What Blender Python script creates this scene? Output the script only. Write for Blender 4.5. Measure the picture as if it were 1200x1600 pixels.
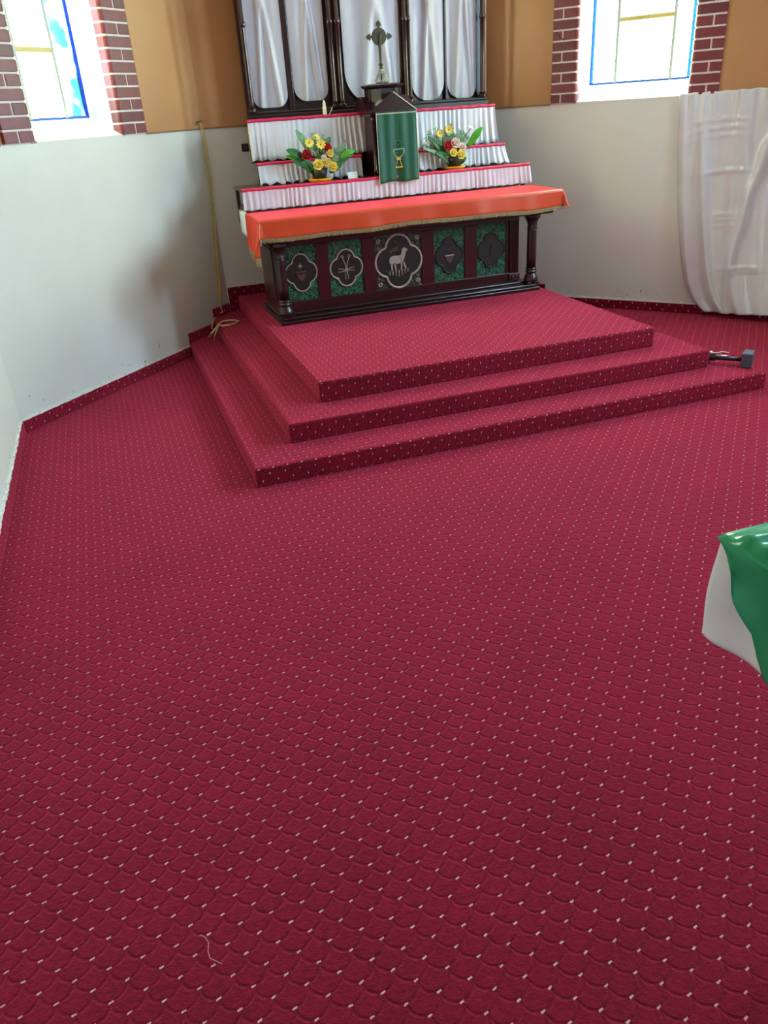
import bpy, bmesh, math, random
from mathutils import Vector, Matrix
random.seed(7)
for o in list(bpy.data.objects): bpy.data.objects.remove(o)
S = bpy.context.scene
COL = S.collection
PI = math.pi
# ------------------------------------------------------------------ camera
FPX = 1217.24; CAM = Vector((0, 0, 2.1814)); YAW, PITCH, ROLL = -0.3054, 0.4795, -0.0675
_fw = Vector((-math.sin(YAW)*math.cos(PITCH), math.cos(YAW)*math.cos(PITCH), -math.sin(PITCH)))
_r0 = Vector((math.cos(YAW), math.sin(YAW), 0)); _u0 = _r0.cross(_fw)
_r = math.cos(ROLL)*_r0 + math.sin(ROLL)*_u0; _u = -math.sin(ROLL)*_r0 + math.cos(ROLL)*_u0
cd = bpy.data.cameras.new('camera'); cam = bpy.data.objects.new('camera', cd); COL.objects.link(cam)
cd.sensor_fit = 'VERTICAL'; cd.sensor_height = 32; cd.lens = FPX/1600*32; cd.clip_end = 200; cd.clip_start = .05
M_ = Matrix((_r, _u, -_fw)).transposed().to_4x4(); M_.translation = CAM
cam.matrix_world = M_; S.camera = cam
# ------------------------------------------------------------------ sky, exposure
W = bpy.data.worlds.new('sky'); S.world = W; W.use_nodes = True
bg = W.node_tree.nodes['Background']; bg.inputs[0].default_value = (.86, .93, 1, 1); bg.inputs[1].default_value = 15.0
S.view_settings.view_transform = 'Standard'; S.view_settings.look = 'None'
S.view_settings.gamma = 1; S.view_settings.use_curve_mapping = False
S.view_settings.exposure = 1.5

def ray(x, y): return _fw + _r*((x-600)/FPX) - _u*((y-800)/FPX)
def atz(x, y, z): d = ray(x, y); return CAM + d*((z-CAM.z)/d.z)
def aty(x, y, Y): d = ray(x, y); return CAM + d*(Y/d.y)

# ------------------------------------------------------------------ materials
def lin(c): return tuple(((v/255+.055)/1.055)**2.4 if v/255 > .04045 else v/255/12.92 for v in c)
class NT:
    def __init__(s, name):
        s.m = bpy.data.materials.new(name); s.m.use_nodes = True; s.t = s.m.node_tree; s.n = s.t.nodes; s.l = s.t.links
        s.b = s.n['Principled BSDF']; s.out = s.n['Material Output']
    def node(s, typ, **kw):
        n = s.n.new(typ)
        for k, v in kw.items(): setattr(n, k, v)
        return n
    def put(s, sock, v):
        if isinstance(v, bpy.types.NodeSocket): s.l.new(v, sock)
        elif v is not None:
            if hasattr(sock.default_value, '__len__') and len(sock.default_value) == 4 and len(v) == 3: v = (*v, 1)
            sock.default_value = v
    def math(s, op, a, b=None, c=None):
        n = s.node('ShaderNodeMath', operation=op)
        s.put(n.inputs[0], a)
        if b is not None: s.put(n.inputs[1], b)
        if c is not None: s.put(n.inputs[2], c)
        return n.outputs[0]
    def mix(s, f, a, b):
        n = s.node('ShaderNodeMix', data_type='RGBA')
        s.put(n.inputs[0], f); s.put(n.inputs[6], a); s.put(n.inputs[7], b)
        return n.outputs[2]
    def noise(s, scale, detail=3, vec=None, rough=.5):
        n = s.node('ShaderNodeTexNoise'); n.inputs['Scale'].default_value = scale; n.inputs['Detail'].default_value = detail
        n.inputs['Roughness'].default_value = rough
        if vec is not None: s.l.new(vec, n.inputs['Vector'])
        return n.outputs['Fac']
    def ramp(s, f, lo, hi):
        n = s.node('ShaderNodeMapRange'); s.put(n.inputs[0], f); n.inputs[1].default_value = lo; n.inputs[2].default_value = hi
        return n.outputs[0]
    def bump(s, h, strength=.3, dist=.01):
        n = s.node('ShaderNodeBump'); n.inputs['Strength'].default_value = strength; n.inputs['Distance'].default_value = dist
        s.put(n.inputs['Height'], h); s.l.new(n.outputs[0], s.b.inputs['Normal'])
    def coord(s, k='Object'): return s.node('ShaderNodeTexCoord').outputs[k]
    def pos(s): return s.node('ShaderNodeNewGeometry').outputs['Position']
def simple(name, rgb, rough=.5, metal=0, var=.12, nscale=8, sheen=0, sheen_tint=None, coat=0, bump=0, bscale=60, spec=None):
    t = NT(name); c = lin(rgb)
    f = t.noise(nscale, 4, t.coord('Object'))
    col = t.mix(t.ramp(f, .3, .7), tuple(v*(1-var) for v in c), tuple(min(1, v*(1+var)) for v in c))
    t.put(t.b.inputs['Base Color'], col); t.b.inputs['Roughness'].default_value = rough; t.b.inputs['Metallic'].default_value = metal
    if spec is not None: t.b.inputs['Specular IOR Level'].default_value = spec
    if sheen:
        t.b.inputs['Sheen Weight'].default_value = sheen; t.b.inputs['Sheen Roughness'].default_value = .4
        if sheen_tint: t.b.inputs['Sheen Tint'].default_value = (*lin(sheen_tint), 1)
    if coat: t.b.inputs['Coat Weight'].default_value = coat; t.b.inputs['Coat Roughness'].default_value = .15
    if bump: t.bump(t.noise(bscale, 3, t.coord('Object')), bump, .004)
    return t.m
def carpet_mat():
    t = NT('carpet')
    uv = t.coord('UV'); sep = t.node('ShaderNodeSeparateXYZ'); 
    # slight wobble so that the tufted scales are not perfectly regular
    nz = t.node('ShaderNodeTexNoise'); nz.inputs['Scale'].default_value = 14; nz.inputs['Detail'].default_value = 3; t.l.new(uv, nz.inputs['Vector'])
    va = t.node('ShaderNodeVectorMath', operation='MULTIPLY_ADD'); t.l.new(nz.outputs['Color'], va.inputs[0])
    va.inputs[1].default_value = (.012, .012, 0); t.l.new(uv, va.inputs[2]); t.l.new(va.outputs[0], sep.inputs[0])
    w, h = .0965, .051
    X = t.math('DIVIDE', t.math('SUBTRACT', sep.outputs[0], .842), w)
    V = t.math('DIVIDE', t.math('SUBTRACT', sep.outputs[1], 2.146), h)
    j = t.math('CEIL', V); tt = t.math('SUBTRACT', j, V)
    off = t.math('MULTIPLY', t.math('MODULO', t.math('ABSOLUTE', j), 2), .5)
    u = t.math('SUBTRACT', t.math('FRACT', t.math('ADD', t.math('ADD', X, off), 1000)), .5)
    rad = t.math('SQRT', t.math('ADD', t.math('POWER', t.math('MULTIPLY', u, 2), 2), t.math('POWER', tt, 2)))
    dist = t.math('ABSOLUTE', t.math('SUBTRACT', rad, 1))
    groove = t.math('SUBTRACT', 1, t.ramp(dist, .03, .15))          # 1 in the carved lines
    k = t.math('ROUND', V); dy = t.math('MULTIPLY', t.math('SUBTRACT', V, k), h)
    off2 = t.math('MULTIPLY', t.math('MODULO', t.math('ABSOLUTE', k), 2), .5)
    u2 = t.math('MULTIPLY', t.math('SUBTRACT', t.math('FRACT', t.math('ADD', t.math('ADD', X, off2), 1000.5)), .5), w)
    dyy = t.math('SUBTRACT', dy, t.math('MULTIPLY', u2, .25))
    fine = t.noise(260, 2, uv)
    dd = t.math('MAXIMUM', t.math('DIVIDE', t.math('ABSOLUTE', u2), .0066), t.math('DIVIDE', t.math('ABSOLUTE', dyy), .0031))
    dot = t.math('LESS_THAN', t.math('ADD', dd, t.math('MULTIPLY', t.math('SUBTRACT', fine, .5), 1.2)), 1)
    big = t.noise(2.2, 5, uv, .6); pile = t.noise(300, 4, uv, .7)
    c0, c1, c2 = lin((108, 9, 29)), lin((132, 13, 38)), lin((78, 7, 26))
    col = t.mix(t.ramp(big, .35, .68), c0, c1)
    col = t.mix(t.math('MULTIPLY', groove, .35), col, c2)  # carved lines darker in colour: denser pile plus painted groove shade
    col = t.mix(t.math('MULTIPLY', t.ramp(pile, .5, .72), .5), col, lin((178, 44, 78)))
    clump = t.noise(38, 4, uv, .7)
    col = t.mix(t.math('MULTIPLY', t.ramp(clump, .48, .68), .8), col, c2)
    col = t.mix(t.math('MULTIPLY', t.ramp(clump, .46, .30), .3), col, lin((172, 34, 72)))
    col = t.mix(dot, col, lin((244, 204, 200)))
    t.put(t.b.inputs['Base Color'], col); t.b.inputs['Roughness'].default_value = .95; t.b.inputs['Specular IOR Level'].default_value = .1
    t.b.inputs['Sheen Weight'].default_value = 1.0; t.b.inputs['Sheen Roughness'].default_value = .5
    t.b.inputs['Sheen Tint'].default_value = (*lin((255, 86, 124)), 1)
    hgt = t.math('ADD', t.math('MULTIPLY', groove, -1), t.math('ADD', t.math('MULTIPLY', pile, .8), t.math('MULTIPLY', t.noise(70, 5, uv, .7), 1.8)))
    t.bump(hgt, .7, .008)
    return t.m
def wall_mat():
    """lower dado cream plaster, tan paint above the dado line"""
    t = NT('plaster'); P = t.pos(); sep = t.node('ShaderNodeSeparateXYZ'); t.l.new(P, sep.inputs[0])
    z = sep.outputs[2]
    up = t.math('GREATER_THAN', z, 2.095)
    n1 = t.noise(1.3, 5, P); 
    lo = t.mix(t.ramp(n1, .3, .7), lin((216, 216, 210)), lin((226, 226, 222)))
    hi = t.mix(t.ramp(n1, .3, .7), lin((186, 132, 86)), lin((198, 146, 100)))
    # chips and stains in the plaster near the floor
    chip = t.math('GREATER_THAN', t.noise(22, 4, P, .65), t.math('ADD', .655, t.math('MULTIPLY', t.math('MAXIMUM', t.math('SUBTRACT', z, .16), 0), .45)))
    lo = t.mix(t.math('MULTIPLY', chip, .8), lo, lin((70, 62, 56)))
    t.put(t.b.inputs['Base Color'], t.mix(up, lo, hi)); t.b.inputs['Roughness'].default_value = .42
    t.bump(t.math('ADD', t.noise(5, 4, P), t.math('MULTIPLY', t.noise(60, 3, P), .15)), .12, .02)
    return t.m
def glass_mat(name, tint, tint2=None):
    t = NT(name); t.n.remove(t.b)
    tr = t.node('ShaderNodeBsdfTransparent'); gl = t.node('ShaderNodeBsdfGlossy'); gl.inputs['Roughness'].default_value = .15
    f = t.noise(3.5 if tint2 else 9, 2, t.coord('Object'))
    t.put(tr.inputs[0], t.mix(t.ramp(f, .42, .6) if tint2 else t.ramp(f, .3, .7), tint, tint2 or tuple(min(1, v*1.08) for v in tint)))
    mx = t.node('ShaderNodeMixShader'); mx.inputs[0].default_value = .05
    t.l.new(tr.outputs[0], mx.inputs[1]); t.l.new(gl.outputs[0], mx.inputs[2]); t.l.new(mx.outputs[0], t.out.inputs[0])
    return t.m
def filigree_mat(name, green, gold, scale):
    """painted openwork scroll relief: green/gold tendrils over dark wood"""
    t = NT(name); v = t.coord('Object')
    nz = t.node('ShaderNodeTexNoise'); nz.inputs['Scale'].default_value = scale*.5; t.l.new(v, nz.inputs['Vector'])
    va = t.node('ShaderNodeVectorMath', operation='MULTIPLY_ADD'); t.l.new(nz.outputs['Color'], va.inputs[0]); va.inputs[1].default_value = (.06,)*3; t.l.new(v, va.inputs[2])
    vo = t.node('ShaderNodeTexVoronoi', feature='DISTANCE_TO_EDGE'); vo.inputs['Scale'].default_value = scale; t.l.new(va.outputs[0], vo.inputs['Vector'])
    line = t.math('MULTIPLY', t.math('SUBTRACT', 1, t.ramp(vo.outputs['Distance'], .05, .16)), t.ramp(t.noise(40, 2, v), .32, .46))
    c = t.mix(t.ramp(t.noise(18, 2, v), .52, .7), lin(green), lin(gold))
    t.put(t.b.inputs['Base Color'], t.mix(line, lin((24, 16, 18)), c)); t.b.inputs['Roughness'].default_value = .4
    t.bump(line, .9, .006)
    return t.m
def wood_mat(name, a, b, rough=.3):
    t = NT(name); v = t.coord('Object'); mp = t.node('ShaderNodeMapping'); mp.inputs['Scale'].default_value = (2, 14, 14); t.l.new(v, mp.inputs[0])
    f = t.noise(3, 5, mp.outputs[0])
    t.put(t.b.inputs['Base Color'], t.mix(t.ramp(f, .3, .7), lin(a), lin(b))); t.b.inputs['Roughness'].default_value = rough
    t.b.inputs['Coat Weight'].default_value = .35; t.b.inputs['Coat Roughness'].default_value = .2
    t.bump(f, .06, .004)
    return t.m
MAT = dict(
    carpet=carpet_mat(), wall=wall_mat(),
    white_plaster=simple('white_plaster', (232, 232, 228), .6, var=.04, bump=.15),
    mortar=simple('mortar', (226, 214, 212), .8, var=.06, bump=.2),
    brick=simple('painted_brick', (124, 52, 62), .45, var=.18, nscale=14, bump=.35, bscale=40),
    brick_dark=simple('painted_brick_dark', (108, 44, 56), .45, var=.18, nscale=12, bump=.35, bscale=40),
    ceiling=simple('ceiling', (222, 216, 204), .8, var=.03),
    dado=simple('dado_paint', (150, 112, 78), .5),
    steel=simple('window_steel', (176, 186, 172), .5, var=.1), bar_yellow=simple('window_bar', (206, 186, 110), .5, var=.1),  # pale bar colours take in the glare around the backlit panes
    blue_frame=simple('blue_frame', (36, 92, 190), .5, var=.1),
    glass_c=glass_mat('clear_glass', (.86, .95, 1)), glass_y=glass_mat('yellow_glass', (1, .93, .6)), glass_b=glass_mat('pale_blue_glass', (.62, .9, 1)), glass_db=glass_mat('deep_blue_glass', (.05, .14, .36)), glass_cy=glass_mat('cyan_glass', (.07, .19, .23), (.6, .9, 1)),
    wood=wood_mat('dark_wood', (26, 10, 14), (46, 18, 24), .28),
    wood_red=wood_mat('red_dark_wood', (36, 10, 16), (56, 18, 26), .26),
    wood_brown=wood_mat('brown_wood', (70, 48, 38), (96, 68, 52), .4),
    green_fil=filigree_mat('green_filigree', (36, 146, 110), (116, 148, 122), 60),
    grey_fil=filigree_mat('grey_green_filigree', (60, 84, 66), (150, 146, 128), 46),
    emblem_black=simple('emblem_black', (22, 16, 18), .5),
    ring_silver=simple('ring_silver', (178, 160, 150), .45, var=.06),
    ring_dark=simple('ring_dark', (46, 36, 36), .4),
    emblem_dim=simple('emblem_dim', (84, 56, 50), .5), emblem_pale=simple('emblem_pale', (172, 150, 138), .5),
    lamb=simple('lamb_grey', (164, 148, 138), .6, var=.08, nscale=40),
    orange=simple('orange_taffeta', (212, 74, 38), .34, var=.05, sheen=.8, sheen_tint=(255, 40, 90), bump=.1, bscale=20),
    fringe=simple('gold_fringe', (168, 148, 104), .6, var=.2, nscale=60),
    white_cloth=simple('white_cotton', (226, 232, 240), .7, var=.03, bump=.1, bscale=30),
    skirt=simple('white_satin_skirt', (214, 214, 228), .42, var=.04, sheen=.2),
    pink_trim=simple('pink_ribbon', (214, 34, 86), .45, var=.12, nscale=50, bump=.3, bscale=120),
    satin=simple('white_satin', (218, 217, 224), .2, var=.03, sheen=.25, bump=.12, bscale=14),
    reredos_satin=simple('reredos_satin', (186, 182, 196), .36, var=.03, sheen=.2, bump=.15, bscale=10),
    green=simple('green_veil', (4, 84, 56), .45, var=.08, sheen=.1),
    green_satin=simple('green_satin', (0, 150, 100), .24, var=.05, bump=.08, bscale=12),
    piping=simple('pale_piping', (206, 206, 190), .5), gold=simple('gold_thread', (214, 196, 70), .4, var=.2, nscale=80),
    thread_dim=simple('dull_gold_thread', (100, 150, 84), .5), brass=simple('dark_brass', (74, 66, 52), .4, metal=.6, var=.2),
    silver=simple('silver_filigree', (188, 184, 172), .35, metal=.5, var=.4, nscale=70),
    pot=simple('yellow_ceramic', (226, 156, 12), .35), pot_dark=simple('dark_pot', (30, 26, 22), .5),
    leaf=simple('leaf_green', (34, 104, 42), .45, var=.3, nscale=20), leaf_bright=simple('bright_leaf', (76, 170, 36), .4, var=.15),
    leaf_grey=simple('variegated_leaf', (116, 158, 122), .5, var=.3, nscale=30), fern=simple('fern_green', (124, 164, 126), .6, var=.3, nscale=30),
    stem=simple('stem_green', (40, 78, 36), .6), f_yellow=simple('yellow_petal', (248, 230, 112), .55, var=.08), f_red=simple('red_petal', (190, 20, 36), .5, var=.2),
    f_white=simple('white_petal', (246, 226, 218), .55, var=.05), f_center=simple('flower_center', (206, 160, 30), .7),
    wax=simple('candle_wax', (232, 226, 208), .45), flame=simple('bulb_glass', (236, 232, 214), .2),
    card=simple('white_card', (236, 238, 238), .6, var=.02), black=simple('black_plastic', (26, 26, 30), .35), black_side=simple('slate_rubber', (70, 76, 92), .5),
    chrome=simple('chrome', (200, 200, 204), .2, metal=.9), rope=simple('yellow_cord', (222, 190, 92), .6, var=.15, nscale=40, bump=.4, bscale=200),
    rope_pale=simple('pale_cord', (226, 200, 160), .6, var=.1), brown=simple('socket_brown', (48, 34, 28), .4), lint=simple('pale_lint', (214, 150, 150), .8))

# ------------------------------------------------------------------ mesh helpers
class MB:
    def __init__(s): s.v = []; s.f = []; s.uv = {}
    def add(s, vs, fs):
        b = len(s.v); s.v += [tuple(v) for v in vs]; s.f += [tuple(b+i for i in f) for f in fs]; return s
    def box(s, x0, x1, y0, y1, z0, z1):
        return s.add([(x, y, z) for z in (z0, z1) for y in (y0, y1) for x in (x0, x1)], [(0, 2, 3, 1), (4, 5, 7, 6), (0, 1, 5, 4), (2, 6, 7, 3), (0, 4, 6, 2), (1, 3, 7, 5)])
    def prism(s, poly, z0, z1, T=None):
        """poly ccw in (x, y), extruded along z; T maps a point"""
        n = len(poly); vs = [(x, y, z0) for x, y in poly] + [(x, y, z1) for x, y in poly]
        if T: vs = [T(*v) for v in vs]
        return s.add(vs, [tuple(range(n-1, -1, -1)), tuple(range(n, 2*n))] + [(i, (i+1) % n, n+(i+1) % n, n+i) for i in range(n)])
    def lathe(s, c, prof, n=20, sq=None):
        """prof: (radius, z); closed with caps"""
        vs = []
        for r, z in prof:
            for k in range(n):
                a = 2*PI*k/n + (PI/n if sq else 0); vs.append((c[0]+r*math.cos(a), c[1]+r*math.sin(a), c[2]+z))
        m = len(prof); fs = [(i*n+k, i*n+(k+1) % n, (i+1)*n+(k+1) % n, (i+1)*n+k) for i in range(m-1) for k in range(n)]
        fs += [tuple(range(n-1, -1, -1)), tuple(range((m-1)*n, m*n))]
        return s.add(vs, fs)
    def tube(s, pts, r, n=8, closed=False, flat=1):
        P = [Vector(p) for p in pts]; m = len(P); vs = []; prev = None
        rr = r if hasattr(r, '__len__') else [r]*m
        for i in range(m):
            a = P[(i-1) % m] if (closed or i > 0) else P[i]; b = P[(i+1) % m] if (closed or i < m-1) else P[i]
            t = (b-a).normalized() if (b-a).length > 1e-9 else Vector((0, 0, 1))
            ref = prev if prev is not None else (Vector((0, 0, 1)) if abs(t.z) < .9 else Vector((1, 0, 0)))
            e1 = (ref - t*ref.dot(t)).normalized(); e2 = t.cross(e1); prev = e1
            for k in range(n):
                an = 2*PI*k/n; vs.append(P[i] + (e1*math.cos(an) + e2*math.sin(an)*flat)*rr[i])
        fs = [(i*n+k, i*n+(k+1) % n, ((i+1) % m)*n+(k+1) % n, ((i+1) % m)*n+k) for i in range(m if closed else m-1) for k in range(n)]
        if not closed: fs += [tuple(range(n-1, -1, -1)), tuple(range((m-1)*n, m*n))]
        return s.add(vs, fs)
    def grid(s, fn, nu, nv, keep=None):
        vs = [fn(i/nu, j/nv) for j in range(nv+1) for i in range(nu+1)]
        fs = [(j*(nu+1)+i, j*(nu+1)+i+1, (j+1)*(nu+1)+i+1, (j+1)*(nu+1)+i) for j in range(nv) for i in range(nu) if keep is None or keep((i+.5)/nu, (j+.5)/nv)]
        return s.add(vs, fs)
    def ball(s, c, r, n=10, m=6, sc=(1, 1, 1)):
        vs = [(c[0]+r*sc[0]*math.sin(PI*j/m)*math.cos(2*PI*i/n), c[1]+r*sc[1]*math.sin(PI*j/m)*math.sin(2*PI*i/n), c[2]+r*sc[2]*math.cos(PI*j/m)) for j in range(m+1) for i in range(n)]
        return s.add(vs, [(j*n+i, (j+1)*n+i, (j+1)*n+(i+1) % n, j*n+(i+1) % n) for j in range(m) for i in range(n)])
    def build(s, name, mat, parent=None, smooth=False, origin=None, bevel=0, solid=0, autosm=False):
        me = bpy.data.meshes.new(name)
        o0 = Vector(origin) if origin else Vector((0, 0, 0))
        me.from_pydata([Vector(v)-o0 for v in s.v], [], s.f); me.validate(); me.update()
        bm = bmesh.new(); bm.from_mesh(me); bmesh.ops.recalc_face_normals(bm, faces=bm.faces[:]); bm.to_mesh(me); bm.free()
        mm = MAT[mat] if isinstance(mat, str) else mat
        me.materials.append(mm)
        o = bpy.data.objects.new(name, me); COL.objects.link(o)
        if parent is not None:
            o.parent = parent; o.location = o0 - (wloc(parent))
        else: o.location = o0
        if smooth:
            for p in me.polygons: p.use_smooth = True
        if solid: md = o.modifiers.new('thick', 'SOLIDIFY'); md.thickness = solid; md.offset = 0
        if bevel: md = o.modifiers.new('bevel', 'BEVEL'); md.width = bevel; md.segments = 2; md.limit_method = 'ANGLE'
        if autosm:
            for p in me.polygons: p.use_smooth = True
            md = o.modifiers.new('split', 'EDGE_SPLIT'); md.split_angle = math.radians(40)
        return o
WL = {}
def wloc(o):
    v = Vector((0, 0, 0))
    while o is not None: v += o.location; o = o.parent
    return v
def tag(o, label=None, cat=None, group=None, kind=None):
    if label: o['label'] = label
    if cat: o['category'] = cat
    if group: o['group'] = group
    if kind: o['kind'] = kind
    return o
def empty(name, loc, label=None, cat=None, group=None, kind=None):
    o = bpy.data.objects.new(name, None); COL.objects.link(o); o.location = loc; o.empty_display_size = .1
    return tag(o, label, cat, group, kind)
def uv_box(o, yoff=None):
    """metre UVs; vertical faces unrolled so the carpet pattern runs over the step edge"""
    me = o.data; ul = me.uv_layers.new(name='UV'); L = o.location
    for p in me.polygons:
        n = p.normal
        for li in p.loop_indices:
            c = me.vertices[me.loops[li].vertex_index].co + wloc(o)
            if abs(n.z) > .5: q = (c.x, c.y)
            elif abs(n.y) >= abs(n.x): q = (c.z*1.0 + 2, c.x)
            else: q = (c.z + 1.0, c.y)
            ul.data[li].uv = q

# ------------------------------------------------------------------ room plan
C0 = Vector((-.965, -9, 0)); C1 = Vector((-.937, 6.595, 0)); C2 = Vector((1.14, 8.77, 0)); C3 = Vector((4.26, 8.77, 0)); C4 = Vector((6.251, 6.394, 0)); C5 = Vector((6.251, -9, 0))
HT = 5.4; DADO = 2.095; WTOP = 4.25
class Wall:
    """s along the wall, off = outward depth, z up"""
    def __init__(w, a, b):
        w.a = a; w.d = (b-a).normalized(); w.L = (b-a).length
        w.n = Vector((w.d.y, -w.d.x, 0))                     # into the room (right of a->b)
    def T(w, s, off, z): p = w.a + w.d*s - w.n*off; return (p.x, p.y, z)
    def inv(w, x, y, off=0):
        d = ray(x, y); P0 = w.a - w.n*off; t = (P0-CAM).dot(w.n)/d.dot(w.n); P = CAM + d*t; return (P-w.a).dot(w.d), P.z
    def pbox(w, mb, s0, s1, o0, o1, z0, z1): mb.prism([(s0, -o1), (s1, -o1), (s1, -o0), (s0, -o0)], z0, z1, T=lambda s, o, z: w.T(s, -o, z)); return mb
def wall(name, w, openings, z0=0, thick=.28, ext=(0, 0), label=None):
    mb = MB(); zs0, zs1 = 2.086, WTOP
    s = -ext[0]; E = w.L + ext[1]
    if openings:
        w.pbox(mb, s, E, 0, thick, z0, zs0); w.pbox(mb, s, E, 0, thick, zs1, HT)
        for a, b in openings: w.pbox(mb, s, a, 0, thick, zs0, zs1); s = b
        w.pbox(mb, s, E, 0, thick, zs0, zs1)
    else: w.pbox(mb, s, E, 0, thick, z0, HT)
    return tag(mb.build(name, 'wall'), label, None, None, 'structure')
WLft = Wall(C1, C2); WBck = Wall(C2, C3); WRgt = Wall(C3, C4)
WLs = Wall(C0, C1); WRs = Wall(C4, C5); WNv = Wall(C5, C0)
LO = (.80, 1.86); RO = (.98, 2.20)
wl = wall('wall_left', WLft, [LO], ext=(.08, .0), label='slanted apse wall left of the altar, cream below and tan above')
wb = wall('wall_back', WBck, [], label='apse wall behind the altar, cream below and tan above')
wr = wall('wall_right', WRgt, [RO], ext=(0, .08), label='slanted apse wall right of the altar, cream below and tan above')
ys = [5.0, 2.2]; ysl = [-5.6]  # unseen side windows, put in for light on the left wall and as fill
wls = wall('wall_left_side', WLs, [(y+9-.6, y+9+.6) for y in ysl], label='cream wall at the left edge running towards the nave')
wrs = wall('wall_right_side', WRs, [(6.394-y-.6, 6.394-y+.6) for y in ys], label='cream nave wall on the right side')
wnv = wall('wall_nave', WNv, [], label='far end wall of the nave')
fl = MB().add([(C0.x, -9, 0), (C5.x, -9, 0), (C4.x, C4.y, 0), (C3.x, C3.y, 0), (C2.x, C2.y, 0), (C1.x, C1.y, 0)], [(0, 1, 2, 3, 4, 5)])
flo = tag(fl.build('floor', 'carpet'), 'crimson carpet with carved fish-scale pattern and pale dots', None, None, 'structure'); uv_box(flo)
ce = MB().box(C0.x-.3, C5.x+.3, -9.3, 9.1, HT, HT+.2).build('ceiling', 'ceiling'); tag(ce, 'pale ceiling', None, None, 'structure')

# ------------------------------------------------------------------ windows
def window(name, w, s0, s1, reveal, borders, zmid, glass_off=.24, label=None, centre='glass_c'):
    """s0,s1 glass extents; reveal=(room side s at left, right)"""
    e = empty(name, w.T((s0+s1)/2, glass_off, 2.1), label, None, None, 'structure')
    zb = 2.25
    # white plaster sill and reveals, sloping to the room
    r0, r1 = reveal
    def slab(nm, pts, mat='white_plaster'): MB().add(pts, [(0, 1, 2, 3), (7, 6, 5, 4), (0, 4, 5, 1), (1, 5, 6, 2), (2, 6, 7, 3), (3, 7, 4, 0)]).build(nm, mat, e)
    T = w.T
    slab('sill', [T(r0, -.003, 2.098), T(r1, -.003, 2.098), T(s1+.02, glass_off+.04, zb), T(s0-.02, glass_off+.04, zb), T(r0, -.003, 2.086), T(r1, -.003, 2.086), T(s1+.02, glass_off+.04, 2.086), T(s0-.02, glass_off+.04, 2.086)])
    for (ra, sa, sg) in ((r0, s0, -1), (r1, s1, 1)):
        slab('reveal', [T(ra, .07, 2.07), T(sa, glass_off+.04, 2.07), T(sa, glass_off+.04, WTOP), T(ra, .07, WTOP), T(ra+sg*.12, .07, 2.07), T(sa+sg*.12, glass_off+.04, 2.07), T(sa+sg*.12, glass_off+.04, WTOP), T(ra+sg*.12, .07, WTOP)])
    slab('lintel', [T(r0, 0, WTOP-.02), T(r1, 0, WTOP-.02), T(s1, glass_off+.04, WTOP-.02), T(s0, glass_off+.04, WTOP-.02), T(r0, 0, WTOP+.01), T(r1, 0, WTOP+.01), T(s1, glass_off+.04, WTOP+.01), T(s0, glass_off+.04, WTOP+.01)])
    g = glass_off; zt = WTOP-.02
    fr = MB()
    for (a, b) in ((s0, s0+.010), (s1-.010, s1)): w.pbox(fr, a, b, g-.012, g+.012, zb, zt)
    w.pbox(fr, s0, s1, g-.012, g+.012, zb-.01, zb+.012); w.pbox(fr, s0, s1, g-.012, g+.012, zt-.02, zt)
    fr.build('frame', 'blue_frame', e)
    b0, b1 = borders
    for b in (b0, b1): w.pbox(MB(), b-.015, b+.015, g-.014, g+.01, zb, zt).build('mullion', 'steel', e)
    zz = [zb]; z = zmid
    while z < zt-.1: zz.append(z); z += zmid-zb+.0
    zz.append(zt)
    for z in zz[1:-1]: w.pbox(MB(), b0, b1, g-.013, g+.009, z-.019, z+.019).build('glazing_bar', 'bar_yellow', e)
    for i in range(len(zz)-1):
        w.pbox(MB(), b0, b1, g-.002, g+.002, zz[i], zz[i+1]).build('pane', centre, e)
    for k, (a, b) in enumerate(((s0+.02, b0), (b1, s1-.02))):
        w.pbox(MB(), a, b, g-.002, g+.002, zb, zt).build('border_pane', 'glass_cy' if name == 'window_1' and k else 'glass_b', e)
        if centre == 'glass_y':
            q = a if k == 0 else b; w.pbox(MB(), q-.016, q+.016, g-.010, g-.006, zb, zt).build('edge_strip', 'glass_db', e)
    portal(w, s0-.1, s1+.1, 2.2, zt, g+.05)
    return e
def portal(w, s0, s1, z0, z1, off):
    ld = bpy.data.lights.new('window_daylight', 'AREA'); ld.shape = 'RECTANGLE'; ld.size = s1-s0; ld.size_y = z1-z0; ld.cycles.is_portal = True
    o = bpy.data.objects.new('window_daylight', ld); COL.objects.link(o)
    p = Vector(w.T((s0+s1)/2, off, (z0+z1)/2)); d = w.n
    o.matrix_world = Matrix.Translation(p) @ d.to_track_quat('-Z', 'Y').to_matrix().to_4x4()
window('window_1', WLft, .93, 1.74, (.86, 1.84), (1.08, 1.475), 2.745, .25, centre='glass_y', label='overexposed leaded window left of the altar with blue side pane')
window('window_2', WRgt, 1.07, 2.085, (1.02, 2.14), (1.337, 1.888), 2.805, .25, centre='glass_y', label='overexposed leaded window right of the altar with yellow centre panes')
n_w = 3
for y in ysl: window('window_%d' % n_w, WLs, y+9-.52, y+9+.52, (y+9-.6, y+9+.6), (y+9-.28, y+9+.28), 2.8, label='unseen nave window in the left wall, added as weak fill'); n_w += 1
for y in ys: s = 6.394-y; window('window_%d' % n_w, WRs, s-.52, s+.52, (s-.6, s+.6), (s-.28, s+.28), 2.8, label='unseen nave window in the right wall, added to light the left wall'); n_w += 1

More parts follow.
